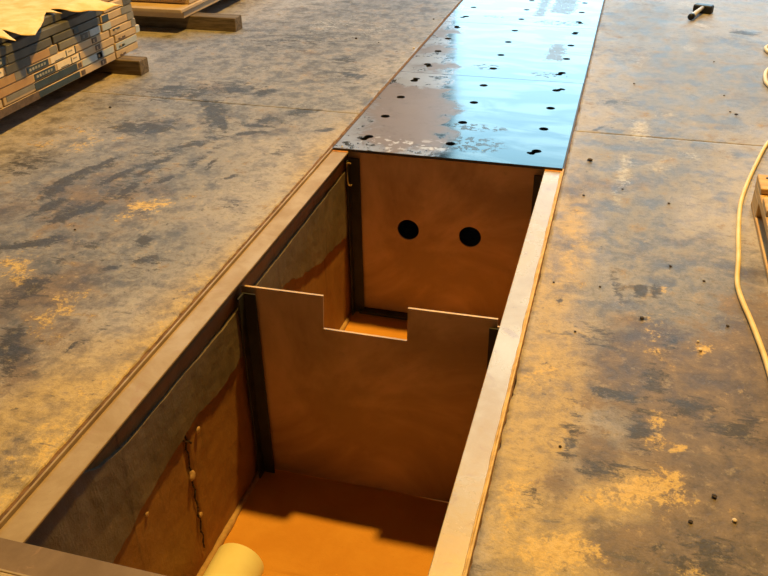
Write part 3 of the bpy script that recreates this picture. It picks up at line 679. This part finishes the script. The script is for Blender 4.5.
for (x, y) in ((.03, 1.09), (.06, 1.12), (.03, 1.16), (.06, 1.18), (.03, .91), (.06, .96)):
    bm = bmesh.new(); bmesh.ops.create_cone(bm, cap_ends=True, segments=8, radius1=.006, radius2=.005, depth=.003)
    finish('nail_head', bm, M['iron'], t, loc=(x, y, .1255))
hp = [(2.02, 0.95), (1.93, 0.72), (1.822, 0.444), (1.755, 0.2), (1.702, -0.017), (1.668, -0.18), (1.651, -0.302), (1.634, -0.48), (1.621, -0.654), (1.606, -0.80), (1.605, -0.867), (1.613, -0.95), (1.627, -1.05), (1.648, -1.259), (1.655, -1.5), (1.64, -1.8), (1.7, -2.2)]
o = tube('floor_hose', [(x-0.003, y, 0.0080) for x, y in hp], 0.0078, M['hose'], None, 10)
tag(o, 'yellow rubber hose snaking over the floor past the pallet', 'hose')
o = tube('hose_loop', [(2.25, 1.22, .011), (2.05, 1.17, .011), (1.945, 1.20, .011), (1.905, 1.30, .011), (1.905, 1.42, .011), (1.93, 1.56, .011), (2.00, 1.70, .011), (2.05, 1.82, .011), (1.975, 1.93, .011), (1.98, 2.06, .011), (2.1, 2.15, .011), (2.3, 2.16, .011)], 0.0105, M['hose_pale'], None, 10)
tag(o, 'pale hose loop curling on the floor beyond the pallet', 'hose')

h0 = np.array([1.572, 2.655]); h1 = np.array([1.660, 2.90]); dv = (h1-h0)/np.linalg.norm(h1-h0)
ang = math.atan2(dv[1], dv[0]); HL = float(np.linalg.norm(h1-h0))
t = empty('club_hammer', (h0[0], h0[1], 0)); t.rotation_euler = (0, 0, ang); tag(t, 'club hammer with black head and pale handle lying on the floor', 'hammer')
bm = bmesh.new(); R = []
for s, r in ((0.0, .017), (.02, .020), (.05, .019), (.14, .015), (HL, .013)):
    R.append([bm.verts.new((s, r*math.cos(2*math.pi*k/12), .0245+s*.06+r*.85*math.sin(2*math.pi*k/12))) for k in range(12)])
for A, B in zip(R, R[1:]):
    for k in range(12): bm.faces.new((A[k], A[(k+1) % 12], B[(k+1) % 12], B[k]))
bm.faces.new(R[0][::-1]); bm.faces.new(R[-1]); finish('hammer_handle', bm, M['handle'], t, True)
bm = bmesh.new(); bmesh.ops.create_cone(bm, cap_ends=True, segments=12, radius1=.0205, radius2=.021, depth=.03, matrix=Matrix.Translation((.011, 0, .0245)) @ Matrix.Rotation(math.pi/2, 4, 'Y'))
finish('grip_end', bm, M['iron'], t, True)
bm = bmesh.new(); bbox(bm, HL-.03, HL+.03, -.062, .062, .0, .054, .007)
hd = finish('hammer_head', bm, M['iron'], t)

# ------------------------------------------------------------------ grit and chips
chips = [(590, 161, .017, 0), (622.6, 189.6, .007, 0), (583.7, 196, .008, 0), (669, 203.7, .007, 0), (600, 287, .006, 0), (553.6, 282.6, .006, 0), (670.5, 266.6, .008, 0), (642, 319, .010, 0), (704, 281.6, .007, 0),
         (727.8, 326.7, .008, 0), (575, 332, .006, 0), (700.5, 350.6, .009, 1), (698, 342, .006, 1), (714, 497, .010, 0), (690, 522, .008, 0), (560, 447, .006, 0), (714, 62, .008, 0), (730, 112, .008, 0), (736, 115, .012, 0), (634, 84, .008, 0), (724, 96, .008, 0),
         (356, 39, .013, 0), (378.7, 42.8, .007, 0), (433.5, 19.5, .010, 0), (413.8, 48.8, .012, 1), (110, 108, .011, 0), (75, 230, .007, 0), (342, 147, .008, 1), (734, 521, .009, 1)]
for px, py, s, pale in chips:
    s *= 0.7
    q = ground(px, py)
    bm = bmesh.new(); bmesh.ops.create_icosphere(bm, subdivisions=1, radius=s)
    for v in bm.verts: v.co *= 1+0.45*mnoise.noise(v.co*80+Vector((px, py, 0))); v.co.z *= 0.55
    lo = min(v.co.z for v in bm.verts)
    side = 'right' if px > 450 else 'left'
    o = finish('grit_chip', bm, M['grit_pale'] if pale else M['grit'], None, loc=(q[0], q[1], -lo-0.0005))
    where = 'on the hose side of the trench' if px > 450 else 'on the carton side of the trench'
    special = {590: 'largest dark grit lump on concrete beside the cover plate corner', 736: 'dark grit chip with a smaller one beside it beyond the floor joint', 730: 'tiny dark grit chip touching a bigger one beyond the floor joint', 714: 'dark grit chip on the brown stain beside the big ochre patch', 356: 'long dark chip on concrete between cover plates and pale boards', 110: 'dark grit chip on concrete just past the carton skid end', 413.8: 'ochre crumb lying at the edge of the wet cover plates'}.get(px if py != 62 else -1)
    tag(o, special or ('small pale crumb on concrete ' if pale else 'small dark grit chip on concrete ')+where, 'grit', ('pale crumbs ' if pale else 'dark grit chips ')+where)

# ------------------------------------------------------------------ the hall around
def hall(name, boxes, ma, label):
    bm = bmesh.new()
    for b in boxes: bbox(bm, *b)
    o = finish(name, bm, ma); tag(o, label, name.split('_')[0], kind='structure'); return o
T_ = 0.25
hall('wall_left', [(HX0-T_, HX0, HY0-T_, HY1+T_, -.3, HZ)], M['hall_wall'], 'rendered side wall of the hall behind the cartons')
hall('wall_right', [(HX1, HX1+T_, HY0-T_, HY1+T_, -.3, HZ)], M['hall_wall'], 'rendered side wall of the hall behind the pallet')
hall('wall_back', [(HX0, HX1, HY0-T_, HY0, -.3, HZ)], M['hall_wall'], 'rendered end wall of the hall behind the viewer')
hall('wall_far', [(HX0, DOOR[0], HY1, HY1+T_, -.3, HZ), (DOOR[1], HX1, HY1, HY1+T_, -.3, HZ), (DOOR[0], DOOR[1], HY1, HY1+T_, DOOR[3], HZ), (DOOR[0], DOOR[1], HY1, HY1+T_, -.3, -.0)], M['hall_wall'], 'far end wall of the hall with a tall open gate')
bl = []; xs = HX0-T_
for a, b in SKY: bl.append((xs, a, HY0-T_, HY1+T_, HZ, HZ+.2)); bl += [(a, b, HY0-T_, SKYY[0], HZ, HZ+.2), (a, b, SKYY[1], HY1+T_, HZ, HZ+.2)]; xs = b
bl.append((xs, HX1+T_, HY0-T_, HY1+T_, HZ, HZ+.2))
hall('ceiling', bl, M['hall_roof'], 'hall roof with openings added for cool fill light')
# high bay lamp
t = empty('high_bay_lamp', LAMP); tag(t, 'hanging high bay lamp with a warm glow above the trench', 'lamp')
bm = bmesh.new(); R = []
for r, z in ((.24, -.02), (.23, .03), (.17, .16), (.08, .24), (.05, .34), (.045, .34), (.075, .235), (.165, .155), (.222, .03), (.232, -.02)):
    R.append([bm.verts.new((r*math.cos(2*math.pi*k/24), r*math.sin(2*math.pi*k/24), z)) for k in range(24)])
for A, B in zip(R, R[1:]+R[:1]):
    for k in range(24): bm.faces.new((A[k], A[(k+1) % 24], B[(k+1) % 24], B[k]))
finish('lamp_shade', bm, M['lamp_shell'], t, True)
bm = bmesh.new(); bmesh.ops.create_cone(bm, cap_ends=True, segments=8, radius1=.012, radius2=.012, depth=HZ-LAMP[2]-.3)
finish('lamp_rod', bm, M['lamp_shell'], t, loc=(0, 0, .3+(HZ-LAMP[2]-.3)/2))
l = bpy.data.lights.new('lamp_light', 'AREA'); l.shape = 'DISK'; l.size = 0.34; l.energy = LAMP_W; l.color = LAMP_COL
o = bpy.data.objects.new('lamp_light', l); o.location = (0, 0, 0.0); o.parent = t; C.objects.link(o)
